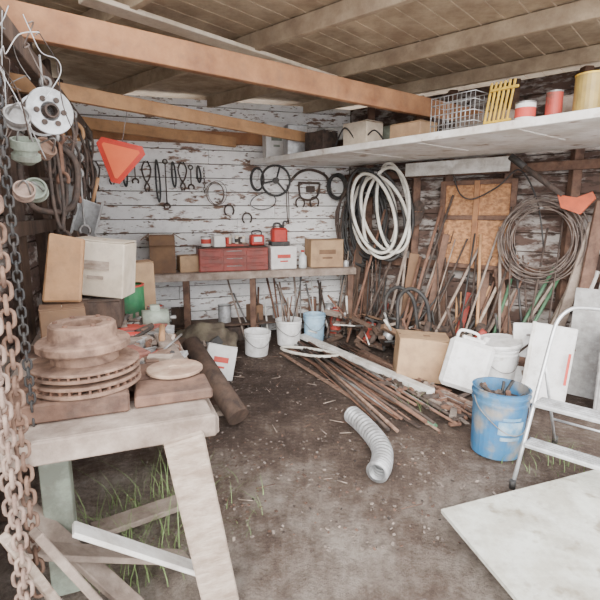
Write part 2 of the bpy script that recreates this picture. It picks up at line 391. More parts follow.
for i in range(9):
    a=U(0,6.28); b.cyl((U(-.05,.05),U(-.05,.05),.03),(math.cos(a)*.14,math.sin(a)*.12,U(.5,.75)),.008,R.choice([rust,dwood,gwood,steel]),seg=6)
b.done((-.14,5.62,0))
b=Bld('canvas_sack'); t=bmesh.new(); bmesh.ops.create_icosphere(t,subdivisions=4,radius=1)
for v in t.verts:
    n=noise.noise(v.co*2.2)*.25+noise.noise(v.co*5)*.12; c=v.co*(1+n); v.co=Vector((c.x*.34,c.y*.26,max(c.z*.24,-.16)))
for f in t.faces: f.smooth=True
b.merge(t,cloth); b.done((-1.05,5.02,.16),(0,0,.3))
for i in range(7):
    tt=.40+i*.42+U(-.08,.08)
    k=R.random()
    if k<.5: tin('small_can' if i%2 else 'paint_tin',U(.05,.10),U(.1,.26),BW(tt,.232,U(.25,.36)),R.choice([rust,galv,drust,greenish,drust]))
    else: carton('parts_box',U(.16,.26),U(.12,.2),U(.06,.2),BW(tt,.232,U(.25,.34)),rb+U(-.3,.3),R.choice([cardd,bwood,drust,dwood]))
for i in range(8):
    tt=.4+i*.24; carton('parts_box',U(.15,.24),.2,U(.05,.19),BW(tt,0,U(.3,.42)),rb+U(-.3,.3),R.choice([cardd,bwood,drust,dwood]))
b=Bld('leaning_rod_bundle')
for i in range(22):
    x=U(0,1.3); b.cyl((x,0,.01),(x+U(-.25,.25),.3+U(0,.1),U(.45,.8)),U(.006,.014),R.choice([drust,rust,gwood,steel,whitet,drust]),seg=6)
b.done(BW(1.9,0,.56),(0,0,rb))

# ------------------------------------------------------------ hanging items on back wall
def horseshoe(p,rz,r=.06,m=drust):
    b=Bld('horseshoe'); pts=[(math.sin(a)*r,0,math.cos(a)*r*1.15) for a in [math.radians(x) for x in range(-145,146,15)]]
    b.tube(pts,.011,m,seg=6); b.cyl((0,.03,r*1.15),(0,-.02,r*1.15),.005,steel,seg=6); b.done(p,(0,0,rz))
def tongs(name,p,rz,L,m=drust,sp=.05):
    b=Bld(name)
    for s_ in (-1,1):
        b.tube(catmull([(s_*sp*.3,0,0),(s_*sp,0,-L*.25),(s_*sp*.6,0,-L*.55),(0,0,-L*.7),(-s_*sp*.55,0,-L*.85),(-s_*.01,0,-L)],5),.010,m,seg=6)
    b.cyl((0,-.02,-L*.7),(0,.02,-L*.7),.014,m,seg=8); b.cyl((0,-.02,0),(0,.05,0),.005,steel,seg=6); b.done(p,(0,0,rz))
def wrench(name,p,rz,L,m=drust):
    b=Bld(name); b.beam((0,0,-.04),(0,0,-L+.03),.014,.026,m)
    b.tube([(math.sin(a)*.025,0,-.02+math.cos(a)*.025) for a in [k*math.pi/6 for k in range(12)]],.009,m,closed=True,seg=6)
    b.tube([(math.sin(a)*.034,0,-L+math.cos(a)*.034) for a in [math.radians(x) for x in range(-130,131,20)]],.011,m,seg=6)
    b.cyl((0,-.02,0),(0,.05,0),.005,steel,seg=6); b.done(p,(0,0,rz))
def strap(name,p,rz,L,wd,m=black,r=.008):
    b=Bld(name); b.tube(catmull([(0,0,0),(wd*.8,0,-L*.3),(wd,-.01,-L*.75),(wd*.4,-.02,-L),(-wd*.3,-.02,-L*.8),(-wd*.5,0,-L*.35)],6,closed=True),r,m,closed=True,seg=6)
    b.cyl((0,-.02,0),(0,.05,0),.006,steel,seg=6); b.done(p,(0,0,rz))
items=[('tongs',.30,2.18,.34),('tongs',.48,2.22,.30),('strap',.62,2.20,.3),('wrench',.74,2.2,.24),('tongs',.87,2.20,.36),('strap',.99,2.22,.5),('wrench',1.09,2.22,.55),('strap',1.18,2.2,.30),('tongs',1.29,2.2,.34),('wrench',1.39,2.16,.26),('strap',1.48,2.16,.2)]
for n_,t_,z_,L_ in items:
    p=BW(t_,z_,.05)
    if n_=='tongs': tongs('blacksmith_tongs',p,rb,L_)
    elif n_=='wrench': wrench('wrench',p,rb,L_)
    else: strap('hanging_strap',p,rb,L_,.03,r=.011)
def ring(name,p,rz,r,tr,m,n=1,rot=(0,0),spokes=0,sq=1,jit=0.02):
    b=Bld(name)
    for k in range(n):
        o=Vector((U(-jit,jit),U(-.02,.0)-k*tr*.8,U(-jit,jit))) if n>1 else Vector((0,0,0)); rk=r*(1+U(-.06,.06)*(n>1))
        b.tube([o+Vector((math.sin(a)*rk*sq,0,math.cos(a)*rk)) for a in [j*math.pi/18 for j in range(36)]],tr,m,closed=True,seg=6 if tr<.012 else 8)
    for k in range(spokes):
        a=k*2*math.pi/spokes+.3; b.tube(catmull([(0,-.02,0),(math.sin(a)*r*.5,-.015,math.cos(a)*r*.5),(math.sin(a)*r,0,math.cos(a)*r)],4),tr*.8,m,seg=6)
    if spokes: b.cyl((0,-.03,0),(0,.02,0),.04,m)
    b.cyl((0,-.01,r-.01),(0,.07,r-.01),.005,steel,seg=6)
    b.done(p,(rot[0],rot[1],rz))
ring('wire_coil',BW(1.69,1.83,.07),rb,.14,.004,wirem,n=4,sq=.8)
ring('steering_wheel',BW(2.46,2.0,.08),rb,.19,.015,black,spokes=3)
ring('rubber_hose_coil',BW(2.20,2.0,.08),rb,.14,.012,black,n=2,sq=.6)
ring('rubber_hose_coil',BW(3.30,1.95,.08),rb,.15,.016,black,n=3,sq=.8)
strap('cable_loop',BW(2.35,1.85,.06),rb,.22,-.22,black,.006)
strap('cable_loop',BW(2.62,1.95,.06),rb,.5,.02,drust,.006)
b=Bld('harness_hame'); b.tube(catmull([(-.24,0,-.06),(-.12,0,.06),(.05,0,.1),(.26,0,.02),(.32,0,-.16)],6),.018,drust); b.cyl((0,0,.09),(0,.06,.09),.006,steel); b.done(BW(2.9,2.05,.06),(0,0,rb))
b=Bld('leather_harness'); b.box((.3,.02,.03),(0,0,.06),(0,0,0),drust); b.tube(catmull([(-.14,0,.05),(-.12,0,-.12),(0,-.02,-.16),(.12,0,-.1),(.15,0,.05)],6),.014,drust); b.box((.12,.02,.08),(.02,0,-.02),(0,0,.0),drust); b.done(BW(2.92,1.92,.06),(0,0,rb))
for t_,z_ in ((2.80,1.72),(3.0,1.73),(1.85,1.62),(2.08,1.52)): horseshoe(BW(t_,z_,.05),rb)
b=Bld('trap_chain')
for i in range(9): b.tube([Vector((math.sin(a)*.012 if i%2 else 0, 0 if i%2 else math.sin(a)*.012, -i*.034+math.cos(a)*.022)) for a in [k*math.pi/5 for k in range(10)]],.004,drust,closed=True,seg=5)
b.done(BW(1.55,2.12,.06))

# ------------------------------------------------------------ hose coils near corner
b=Bld('ivory_hose_coil')
for k in range(8):
    cx=U(-.08,.20); cz=U(-.05,.05); wx=.22+U(-.05,.07); hz=.50+U(-.05,.05); lean=U(-.16,.1)
    b.tube([Vector((cx+math.sin(a)*wx+math.cos(a)*lean, -.03*k-.02*math.sin(a*2), cz+math.cos(a)*hz)) for a in [j*math.pi/20 for j in range(40)]],.020,hosew if k not in (1,3,6) else black,closed=True,seg=10)
b.cyl((0,.2,.46),(0,-.24,.46),.012,steel)
b.done(RW(.70,1.60,.32),(0,0,rr_*.6))
b=Bld('black_hose_coil')
for k in range(6):
    cx=U(-.12,.12); wx=.27+U(-.05,.05); hz=.45+U(-.1,.1)
    b.tube([Vector((cx+math.sin(a)*wx, .02*k, math.cos(a)*hz)) for a in [j*math.pi/20 for j in range(40)]],.018,black,closed=True,seg=8)
b.cyl((0,.12,.42),(0,-.03,.42),.012,steel)
b.done(RW(.46,1.42,.26),(0,0,rr_*.9))
b=Bld('black_hose_hank')
for k in range(4):
    b.tube(catmull([(U(-.05,.05),-.02*k,.4),(-.16+U(-.04,.04),-.02*k,.1),(-.1+U(-.04,.04),-.02*k,-.4),(.02,-.02*k,-.55),(.12,-.02*k,-.35),(.1+U(-.04,.04),-.02*k,.15)],6,closed=True),.014,drust,closed=True,seg=8)
b.cyl((0,.1,.38),(0,-.08,.38),.01,steel)
b.done(RW(.18,1.5,.24),(0,0,rb))

b=Bld('fence_wire_coil')
for k in range(16):
    r_=.34+U(-.06,.05); ox,oz=U(-.04,.04),U(-.04,.04)
    b.tube([Vector((ox+math.sin(a)*r_, -.011*k+U(-.004,.004), oz+math.cos(a)*r_*1.1)) for a in [j*math.pi/20 for j in range(40)]],.006,wirem,closed=True,seg=5)
b.cyl((0,.1,.3),(0,-.2,.3),.01,steel)
b.done(RW(2.56,1.34,.22),(0,0,rr_+.1))
b=Bld('electric_cable'); b.tube(catmull([(0,0,0),(.1,-.03,-.20),(.25,-.03,-.26),(.5,-.02,-.14),(.7,0,.02),(.9,-.02,-.3),(1.0,0,-.8)],8),.008,black,seg=6); b.done(RW(1.6,2.0,.24),(0,0,rr_))

b=Bld('orange_snow_scraper'); b.cyl((-.44,0,.36),(.06,0,-.03),.026,drust,seg=12); b.cyl((-.44,0,.36),(-.30,0,.25),.034,black,seg=12)
mt=Matrix.Rotation(math.pi/2,4,'X')
b.prism([(.02,-.02),(.06,-.14),(.22,-.20),(.33,-.06),(.30,-.0),(.18,-.05)],.04,dorange,mt@Matrix.Translation((0,0,-.02)))
b.done(RW(2.70,1.78,.42),(0,0,rr_))

# ------------------------------------------------------------ leaning long tools on the right wall
def pole(name,t,o,z1,dt,m,r=.014,head=None,hm=steel,o1=.13):
    b=Bld(name); p=RW(t,0,o); q=RW(t+dt,z1,o1); d=(q-p).normalized()
    b.cyl(p+Vector((0,0,.01)),q,r,m,seg=10)
    if head=='shovel':
        c=q; x=ur; zz=d; y=x.cross(zz)
        mt=Matrix((x,zz,-y)).transposed().to_4x4(); mt.translation=c
        b.prism([(-.03,-.02),(-.10,.02),(-.11,.18),(-.06,.27),(0,.30),(.06,.27),(.11,.18),(.10,.02),(.03,-.02)],.006,hm,mt)
    if head=='rake':
        b.cyl(q-ur*.18,q+ur*.18,.009,hm,seg=8)
        for k in range(10):
            s_=q+ur*(-.18+k*.04); b.cyl(s_,s_+nr*.07-Vector((0,0,.02)),.005,hm,seg=5)
    if head=='fork':
        b.cyl(q-ur*.09,q+ur*.09,.008,hm,seg=8)
        for k in range(4):
            s_=q+ur*(-.09+k*.06); b.cyl(s_,s_+d*.28+nr*.03,.006,hm,r2=.002,seg=6)
    if head=='hoe':
        b.tube(catmull([q,q+d*.08,q+d*.1+nr*.08]),.008,hm,seg=6); b.beam(q+d*.1+nr*.08-ur*.07,q+d*.1+nr*.08+ur*.07,.006,.1,hm)
    return b.done(recenter=True)
pole('shovel',.95,.55,1.45,.15,gwood,.018,'shovel',drust,o1=.2)
pole('garden_rake',1.12,.5,1.62,-.1,gwood,.015,'rake',rust)
pole('hay_fork',1.3,.55,1.25,.2,gwood,.016,'fork',drust,o1=.2)
pole('garden_hoe',1.62,.6,1.1,.2,bwood,.015,'hoe',rust)
pole('shovel',1.95,.55,.9,.25,lwood,.017,'shovel',rust,o1=.24)
for i in range(36):
    t_=U(.55,2.95); pole('steel_pipe' if i%2 else 'iron_rod',t_,U(.4,.85),U(.6,1.45) if 1.4<t_<2.2 else U(.8,1.9),U(-.35,.45),R.choice([rust,drust,steel,drust,black,gwood,drust,drust,twood]),U(.007,.018),o1=.22)
for (t_,dt,z_,m_) in ((2.35,.35,1.05,dgreen),(2.45,.30,.95,dgreen),(2.2,.1,.9,dgreen)): pole('green_fence_post',t_,.55,z_,dt,m_,.016,o1=.22)
for (t_,dt,z_,m_,w_) in ((.30,.05,1.2,dwood,.10),(.78,-.02,.45,red,.10),(1.80,.06,.70,red,.08),(2.1,-.1,.95,bwood,.12),(2.75,.25,1.5,gwood,.10),(2.95,.1,1.7,bwood,.12),(2.6,.35,1.15,lwood,.07),(1.42,.12,1.35,bwood,.08),(1.15,.0,1.1,cardd,.12),(3.1,.1,1.3,whitet,.12),(2.3,.4,.9,gwood,.08),(2.86,.2,1.05,whitet,.08),(1.0,.1,.8,dwood,.14),(1.6,-.2,.8,dwood,.12),(2.45,-.3,1.0,bwood,.10),(2.0,.35,.8,gwood,.07)):
    b=Bld('lumber_plank'); p=RW(t_,.02,U(.36,.5)); q=RW(t_+dt,z_,.21); b.beam(p,q,w_,.03,m_,roll=0); b.done(recenter=True)
b=Bld('iron_rod_bundle')
for i in range(34):
    x=U(-.25,.35); b.cyl((x,U(-.2,.0),0),(x+U(-.12,.12),.1+U(-.05,.03),U(.6,1.15)),U(.006,.014),R.choice([drust,rust,black,steel,gwood,dwood]),seg=6)
b.done(RW(.42,.0,.38),(0,0,rr_*.7))
b=Bld('red_metal_plate'); b.box((.16,.02,.26),(0,0,.13),(-.15,0,0),red); b.done(RW(.85,.02,.70),(0,0,rr_))
tin('red_cylinder_tank',.075,.38,(.46,5.95,0),red)
b=Bld('black_tubular_handle')
for dx in (0,.16):
    b.tube(catmull([(dx,-.1,0),(dx,-.08,.35),(dx-.02,-.05,.62),(dx+.08,-.02,.75),(dx+.22,0,.72),(dx+.3,.05,.55),(dx+.34,.1,.05)],6),.022,black,seg=10)
b.cyl((0,-.08,.4),(.16,-.08,.4),.015,black); b.done(RW(1.12,0,.70),(0,0,rr_))

# ------------------------------------------------------------ right-side floor things
carton('cardboard_box',.48,.34,.42,(1.17,4.42,.0),-.12,card,open_=False,tilt=(-.0,.06),tape=cardd)
b=Bld('white_plastic_jug')
b.box((.38,.26,.44),(0,0,.22),(0,0,0),whitep,bev=.035); b.box((.2,.14,.04),(0,0,.455),(0,0,0),whitep,bev=.015)
b.cyl((.1,0,.46),(.1,0,.51),.03,whitep); b.tube(catmull([(-.14,0,.44),(-.12,0,.51),(.02,0,.51),(.04,0,.45)]),.014,whitep)
b.done((1.42,3.98,.05),(-.25,.22,-.35))
pail('white_pail',.18,.38,(1.86,4.25,.0),whitep,rot=(0,0,0))
b=Bld('pail_lid'); b.lathe([(0,.015),(.18,.015),(.2,.02),(.205,0),(.2,-.02),(.195,0),(0,0)],(0,0,0),whitep); b.done((1.86,4.25,.405),(.05,-.08,0))
b=Bld('white_fridge_panel'); b.box((.34,.03,.68),(0,0,.34),(-.28,0,0),whitep,bev=.012); b.box((.02,.006,.26),(.14,-.085,.36),(-.28,0,0),redink,bev=0); b.box((.03,.035,.69),(-.155,-.003,.34),(-.28,0,0),whitet,bev=.004)
b.done((2.05,3.78,.0),(0,.08,-.5))
b=Bld('white_fridge_panel'); b.box((.30,.03,.60),(0,0,.30),(-.2,0,0),whitep,bev=.012); b.box((.05,.02,.02),(0,-.03,.5),(-.2,0,0),steel); b.done((2.15,4.15,.0),(0,-.1,-.6))
pail('blue_pail',.182,.455,(1.335,2.98,0),blue,rot=(.0,.03,.1),fill=drust,mark=blueink)
b=Bld('scrap_in_pail')
for i in range(14): b.cyl((U(-.1,.1),U(-.1,.1),.3),(U(-.14,.14),U(-.12,.12),U(.40,.48)),U(.008,.02),R.choice([drust,rust,drust,black]),seg=6)
b.done((1.335,2.98,0))
b=Bld('grey_panel_cabinet'); b.box((.55,.25,.72),(0,0,.36),(0,0,0),conc,bev=.01); b.box((.50,.01,.66),(0,-.128,.36),(0,0,0),conc,bev=.004); b.box((.02,.03,.12),(.2,-.145,.4),(0,0,0),steel)
b.done((2.62,3.45,0),(0,0,-.62))
b=Bld('grey_metal_sheet'); b.box((.6,.012,.95),(0,0,.475),(-.12,0,0),conc); b.done((2.62,3.85,.0),(0,0,rr_))

b=Bld('step_ladder')
u=Vector((.73,-.68,0)).normalized(); k_=Vector((.70,.71,0)).normalized(); o=Vector((1.25,2.52,0)); Wd=.44
def LP(a,c,z): return o+u*a+k_*c+Vector((0,0,z))
hoop=[LP(0,0,.01),LP(0,.20,.36),LP(0,.46,.82),LP(0.01,.52,.93),LP(.06,.56,1.0),LP(.14,.57,1.02),LP(Wd-.14,.57,1.02),LP(Wd-.06,.56,1.0),LP(Wd-.01,.52,.93),LP(Wd,.46,.82),LP(Wd,.20,.36),LP(Wd,0,.01)]
b.tube(hoop[:3]+catmull(hoop[2:10],4)[1:-1]+hoop[9:],.012,alu,seg=10)
for a in (0,Wd): b.cyl(LP(a,.38,.68),LP(a,.78,.01),.010,alu,seg=8)
for (a,c,z) in ((0,0,0),(Wd,0,0),(0,.78,0),(Wd,.78,0)): b.cyl(LP(a,c,0),LP(a,c,.05),.018,black,seg=10)
b.cyl(LP(0,.66,.22),LP(Wd,.66,.22),.008,alu,seg=8)
for (z,dp) in ((.24,.12),(.46,.15)):
    c=z*.56+.02
    b.beam(LP(.01,c,z),LP(Wd-.01,c,z),dp,.022,alu,bev=.004)
    for g in range(5): b.beam(LP(.02,c-dp*.38+g*dp*.19,z+.013),LP(Wd-.02,c-dp*.38+g*dp*.19,z+.013),.008,.006,galv,bev=0)
    for a in (0,Wd): b.cyl(LP(a,c,z),LP(a,c+.18,z-.05),.006,alu,seg=6)
b.done(recenter=True)

b=Bld('plywood_sheet')
b.prism([(.72,2.16),(1.80,2.56),(2.5,2.3),(2.3,1.1),(1.0,.95)],.02,plyw,Matrix.Translation((0,0,.09)))
b.beam((.95,2.0,.045),(1.9,2.3,.045),.09,.088,bwood); b.beam((1.15,1.2,.045),(2.2,1.35,.045),.09,.088,bwood)
b.done(recenter=True)

b=Bld('flexible_duct')
path=catmull([(.40,3.38,.072),(.46,3.22,.072),(.515,3.02,.07),(.535,2.83,.07),(.50,2.66,.07),(.46,2.57,.07)],26)
rad=[.061+(.0085 if (i%6)<3 else -.006) for i in range(len(path))]
b.tube(path,.06,galv,seg=24,radii=rad,caps=False)
b.tube(path[::-1],.06,galv,seg=24,radii=[x-.006 for x in rad[::-1]],caps=False)
b.done(recenter=True)

# ------------------------------------------------------------ long stock on floor
def lay(name,p,q,w,h,m,z=0,rnd=False,dz=0):
    b=Bld(name)
    if rnd: b.cyl((p[0],p[1],z+w),(q[0],q[1],z+w+dz),w,m,seg=12)
    else: b.beam((p[0],p[1],z+h/2+.003),(q[0],q[1],z+h/2+.003+dz),w,h,m)
    return b.done(recenter=True)
lay('white_downspout',(.02,5.75),(1.14,3.86),.09,.05,whitet,z=.035)
lay('white_trim_board',(.10,5.72),(.98,4.35),.05,.02,whitet,z=.0)
lay('flat_iron_bar',(-.10,5.35),(.78,3.45),.05,.012,rust)
lay('flat_iron_bar',(-.22,5.2),(.58,3.62),.045,.012,rustl)
lay('lumber_plank',(.35,5.3),(1.28,3.55),.09,.035,gwood)
lay('flat_iron_bar',(.18,4.9),(1.0,3.42),.05,.015,rust)
lay('flat_iron_bar',(.0,5.2),(.90,3.30),.04,.012,drust)
cols=[rust,drust,rustl,steel,rust,drust,rust,drust,rust,rustl]
for i in range(24):
    f=i/23; lay('steel_pipe' if i%2 else 'angle_iron',(-.1+.65*f+U(-.05,.05),5.35+U(-.2,.2)),(.62+.85*f+U(-.04,.04),3.20+.25*f+U(-.12,.4)),U(.007,.016),.02,cols[i%10],z=.03 if i%3 else .0,rnd=True)
lay('lumber_plank',(.7,5.2),(1.45,3.45),.09,.04,bwood,z=.0)
lay('green_hose_length',(.75,3.9),(1.02,3.3),.018,.02,dgreen,rnd=True)
b=Bld('white_tubing_loop'); b.tube(catmull([(-.18,5.30,.05),(.1,5.24,.05),(.36,5.04,.06),(.4,4.94,.06),(.2,4.90,.06),(-.05,5.05,.05),(-.2,5.2,.05)],6,closed=True),.017,hosew,closed=True,seg=8); b.done(recenter=True)
b=Bld('scrap_iron_pile')
for i in range(80):
    f=U(0,1); x=.85+.65*f+U(-.15,.2); y=4.2-1.1*f+U(-.15,.35)
    b.box((U(.03,.16),U(.015,.06),U(.01,.04)),(x,y,U(.02,.06)),(U(-.2,.2),U(-.2,.2),U(0,3)),R.choice([rust,drust,drust,drust,gchip,gwood]))
b.done(recenter=True)
b=Bld('scrap_heap')
for i in range(230):
    q=RW(U(.2,3.0),U(.03,.34),U(.28,.95)); 
    k=R.random()
    if k<.5: b.box((U(.06,.35),U(.03,.10),U(.01,.06)),q,(U(-.5,.5),U(-.5,.5),U(0,3)),R.choice([bwood,gwood,drust,cardd,dwood,dwood,dwood,drust]))
    elif k<.94: 
        d=Vector((U(-.3,.3),U(-.4,.1),U(-.1,.35))); b.cyl(q,q+d,U(.006,.018),R.choice([drust,rust,steel,black,whitet,drust,black]),seg=8)
    else: b.cyl(q,q+Vector((U(-.1,.1),U(-.1,.1),.12)),U(.03,.06),R.choice([red,galv,drust,drust]),seg=14)
b.done(recenter=True)
b=Bld('floor_debris')
for i in range(1000):
    y=U(2.0,5.6); x=U(-1.1,1.25)+(.1 if y<4 else 0)
    if R.random()<.35: x=U(-.7,.9); y=U(2.0,3.2)
    s_=U(.004,.014); b.box((s_,s_*U(.5,1.8),s_*.5),(x,y,noise.noise(Vector((x*1.3,y*1.3,0)))*.02-.008+s_*.1),(U(-.4,.4),U(-.4,.4),U(0,3)),R.choice([gchip,gchip,gchip,gwood,bwood,gchip,drust,bwood]),bev=0,jit=s_*.15)
for i in range(50):
    x=U(-.8,.8); y=U(2.3,5.2); a=U(0,6.3); l=U(.04,.14)
    b.cyl((x,y,.004),(x+l*math.cos(a),y+l*math.sin(a),.008),.003,R.choice([gwood,bwood,lwood]),seg=5)
b.done()

b=Bld('round_log'); b.cyl((-.93,3.85,.50),(-.46,3.30,.09),.085,dwood,seg=20); b.done(recenter=True)
b=Bld('grey_lumber_offcut'); b.beam((-.95,4.05,.03),(-.62,3.5,.03),.14,.05,gwood); b.beam((-.85,4.2,.08),(-.7,3.6,.08),.1,.05,bwood); b.beam((-1.0,3.7,.02),(-.95,4.5,.06),.12,.04,dwood); b.done(recenter=True)
carton('printed_carton',.28,.16,.32,(-.80,4.28,.03),.25,paper,tilt=(-.3,.25),mark=redink)
b=Bld('dark_scrap_heap')
for i in range(80): b.box((U(.05,.3),U(.04,.14),U(.02,.1)),(U(-.5,.5),U(-.3,.4),U(.03,.3)),(U(-.5,.5),U(-.5,.5),U(0,3)),R.choice([dwood,drust,bwood,gwood,cardd,black]))
b.done((-1.30,4.50,0),(0,0,.3))

# ------------------------------------------------------------ left workbench
rz=math.radians(21.5); P1=Vector((-.34,1.72,0)); ux=Vector((math.cos(rz),math.sin(rz),0)); uy=Vector((-math.sin(rz),math.cos(rz),0))
def WB(x,y,z): p=P1+ux*x+uy*y; return Vector((p.x,p.y,z))
b=Bld('left_workbench')
for i in range(9): 
    b.beam((-.80,.06+i*.26,.835),(.0+U(-.02,.01),.06+i*.26,.835),.25,.04,[gwood,bwood,gwood][i%3],bev=.006)
b.beam((-.80,-.055,.81),(.0,-.055,.81),.035,.085,gwood,bev=.006)
b.beam((.0,-.02,.785),(.0,2.3,.785),.04,.07,gwood,bev=.006)
b.beam((-.125,-.085,.79),(-.0,-.04,.0),.145,.045,lwood,bev=.006)
b.beam((-.60,.3,.80),(-.60,.3,.0),.11,.10,greenish); b.beam((-.04,1.1,.8),(-.04,1.1,0),.09,.09,gwood); b.beam((-.04,2.2,.8),(-.04,2.2,0),.09,.09,gwood); b.beam((-.75,2.2,.8),(-.75,2.2,0),.09,.09,gwood)
b.beam((-.7,2.25,.3),(-.05,2.25,.3),.03,.5,dwood)
b.done((P1.x,P1.y,0),(0,0,rz))
ZB=.856
def on(name,x,y,z,size,m,dr=0,jit=.004):
    b=Bld(name); b.box(size,(0,0,size[2]/2),(0,0,0),m,bev=.008,jit=jit); return b.done(WB(x,y,z),(0,0,rz+dr))
on('timber_block',-.52,.15,ZB+.002,(.44,.17,.075),bwood); on('timber_block',-.50,.34,ZB+.002,(.46,.17,.075),bwood,.03)
on('timber_block',-.13,.18,ZB+.002,(.30,.20,.045),bwood,-.02); on('timber_block',-.14,.41,ZB+.002,(.28,.22,.045),bwood,.04)
b=Bld('brake_rotor_stack')
def disc(z,r,th,m):
    b.lathe([(0,z),(r*.97,z),(r,z+.004),(r,z+th-.004),(r*.97,z+th),(0,z+th)],(0,0,0),m,seg=56)
disc(0,.205,.016,rustl)
for k in range(36):
    a=k*2*math.pi/36; b.box((.06,.008,.016),(math.cos(a)*.168,math.sin(a)*.168,.023),(0,0,a),rust,bev=0)
disc(.030,.205,.014,rustl)
disc(.044,.15,.014,rust)
disc(.058,.203,.014,rustl)
for k in range(36):
    a=k*2*math.pi/36; b.box((.06,.008,.012),(math.cos(a)*.166,math.sin(a)*.166,.077),(0,0,a),rust,bev=0)
disc(.082,.203,.012,rustl)
b.lathe([(.15,.094),(.125,.098),(.118,.13),(.12,.14),(.165,.143),(.172,.150),(.172,.172),(.165,.179),(.135,.183),(.128,.189),(.122,.238),(.115,.245),(.075,.245),(.07,.239),(.07,.19),(0,.19)],(0,0,0),rustl,seg=56)
for k in range(6):
    a=k*math.pi/3; b.cyl((math.cos(a)*.097,math.sin(a)*.097,.24),(math.cos(a)*.097,math.sin(a)*.097,.252),.009,rust,seg=8)
b.done(WB(-.450,.25,ZB+.078),(0,0,.3))
b=Bld('round_steel_plate'); b.lathe([(0,0),(.118,0),(.122,.004),(.122,.012),(.118,.016),(.03,.016),(.028,.01),(0,.01)],(0,0,0),plate,seg=48); b.done(WB(-.10,.34,ZB+.051))
on('rough_plank',-.08,.82,ZB+.002,(.08,.55,.04),gwood,.05)
on('brick',-.26,.72,ZB+.002,(.1,.2,.06),brick,.4); on('brick',-.40,.66,ZB+.002,(.1,.2,.06),conc,-.2); on('wood_offcut',-.3,.98,ZB+.002,(.3,.12,.05),gwood,.3)
on('wood_offcut',-.55,.75,ZB+.002,(.14,.36,.06),gwood,.1)
b=Bld('red_bolt_cutter'); b.tube(catmull([(-.3,0,.02),(-.1,.05,.02),(.05,.01,.02)],5),.014,redbr); b.tube(catmull([(-.3,.12,.02),(-.1,.0,.02),(.05,.03,.02)],5),.014,redbr); b.box((.12,.05,.02),(.1,.02,.02),(0,0,0),steel); b.done(WB(-.22,1.10,ZB+.016),(0,0,.3))
b=Bld('red_tool_case'); b.box((.34,.12,.05),(0,0,.025),(0,0,0),red,bev=.01); b.box((.30,.004,.01),(0,-.061,.03),(0,0,0),steel,bev=0); b.done(WB(-.2,1.28,ZB+.002),(0,0,.25))
b=Bld('electric_motor'); b.cyl((-.08,0,.07),(.08,0,.07),.062,greenish,seg=24); b.cyl((.08,0,.07),(.13,0,.07),.012,steel); b.box((.12,.1,.02),(0,0,.01),(0,0,0),drust); b.box((.06,.05,.04),(0,0,.14),(0,0,0),greenish); b.done(WB(-.10,1.35,ZB+.002),(0,0,.4))
b=Bld('bench_clutter_small_parts')
for i in range(150):
    x=U(-.7,-.03); y=U(.55,1.7)
    b.box((U(.02,.13),U(.015,.07),U(.01,.06)),(x,y,.02),(U(-.2,.2),U(-.2,.2),U(0,3)),R.choice([rust,drust,steel,gwood,lwood,galv,red,black,paper,bwood,rustl]),bev=.002)
for i in range(22):
    x=U(-.6,-.1); y=U(.56,1.6); a=U(0,3.1); l=U(.08,.2); b.cyl((x,y,.03),(x+l*math.cos(a),y+l*math.sin(a),U(.03,.09)),U(.006,.02),R.choice([steel,drust,drust,rust,twood]),seg=8)
b.done((P1.x,P1.y,ZB+.002),(0,0,rz))
tin('green_coffee_can',.125,.235,WB(-.26,1.80,ZB+.002),green,lid=redbr)
tin('paint_tin',.055,.11,WB(-.08,1.56,ZB+.002),red); tin('paint_tin',.06,.13,WB(-.46,1.72,ZB+.002),galv,band=paper); tin('small_can',.045,.09,WB(-.07,1.70,ZB+.002),brass)
carton('cardboard_box',.26,.22,.36,WB(-.18,2.12,ZB+.002),rz+.1,card,tape=cardd)
carton('cardboard_box',.24,.2,.2,WB(-.5,2.1,ZB+.002),rz+.1,cardd)
carton('wooden_crate',.36,.28,.16,WB(-.47,1.36,ZB+.064),rz-.1,dwood,open_=False,tape=gwood)
on('timber_block',-.47,1.36,ZB+.002,(.40,.2,.060),gwood)
carton('pale_carton',.32,.24,.33,WB(-.40,1.42,ZB+.245),rz-.35,cardb,tape=card,tilt=(0,.10),mark=lwood)
carton('small_carton',.22,.18,.24,WB(-.60,1.06,ZB+.002),rz+.1,cardd)
b=Bld('carved_wood_board'); b.box((.19,.04,.36),(0,0,.18),(-.18,0.12,0),twood,bev=.01,jit=.012); b.done(WB(-.575,1.14,ZB+.256),(0,0,rz-.2))
b=Bld('grey_metal_scoop'); b.box((.16,.012,.24),(0,0,0),(.2,.35,0),galv); b.box((.012,.05,.24),(-.08,-.03,0),(.2,.35,0),galv); b.box((.012,.05,.24),(.08,-.03,0),(.2,.35,0),galv); b.cyl((.04,0,.11),(.09,0,.28),.012,twood); b.done((-1.52,3.42,1.56),(0,0,.2))

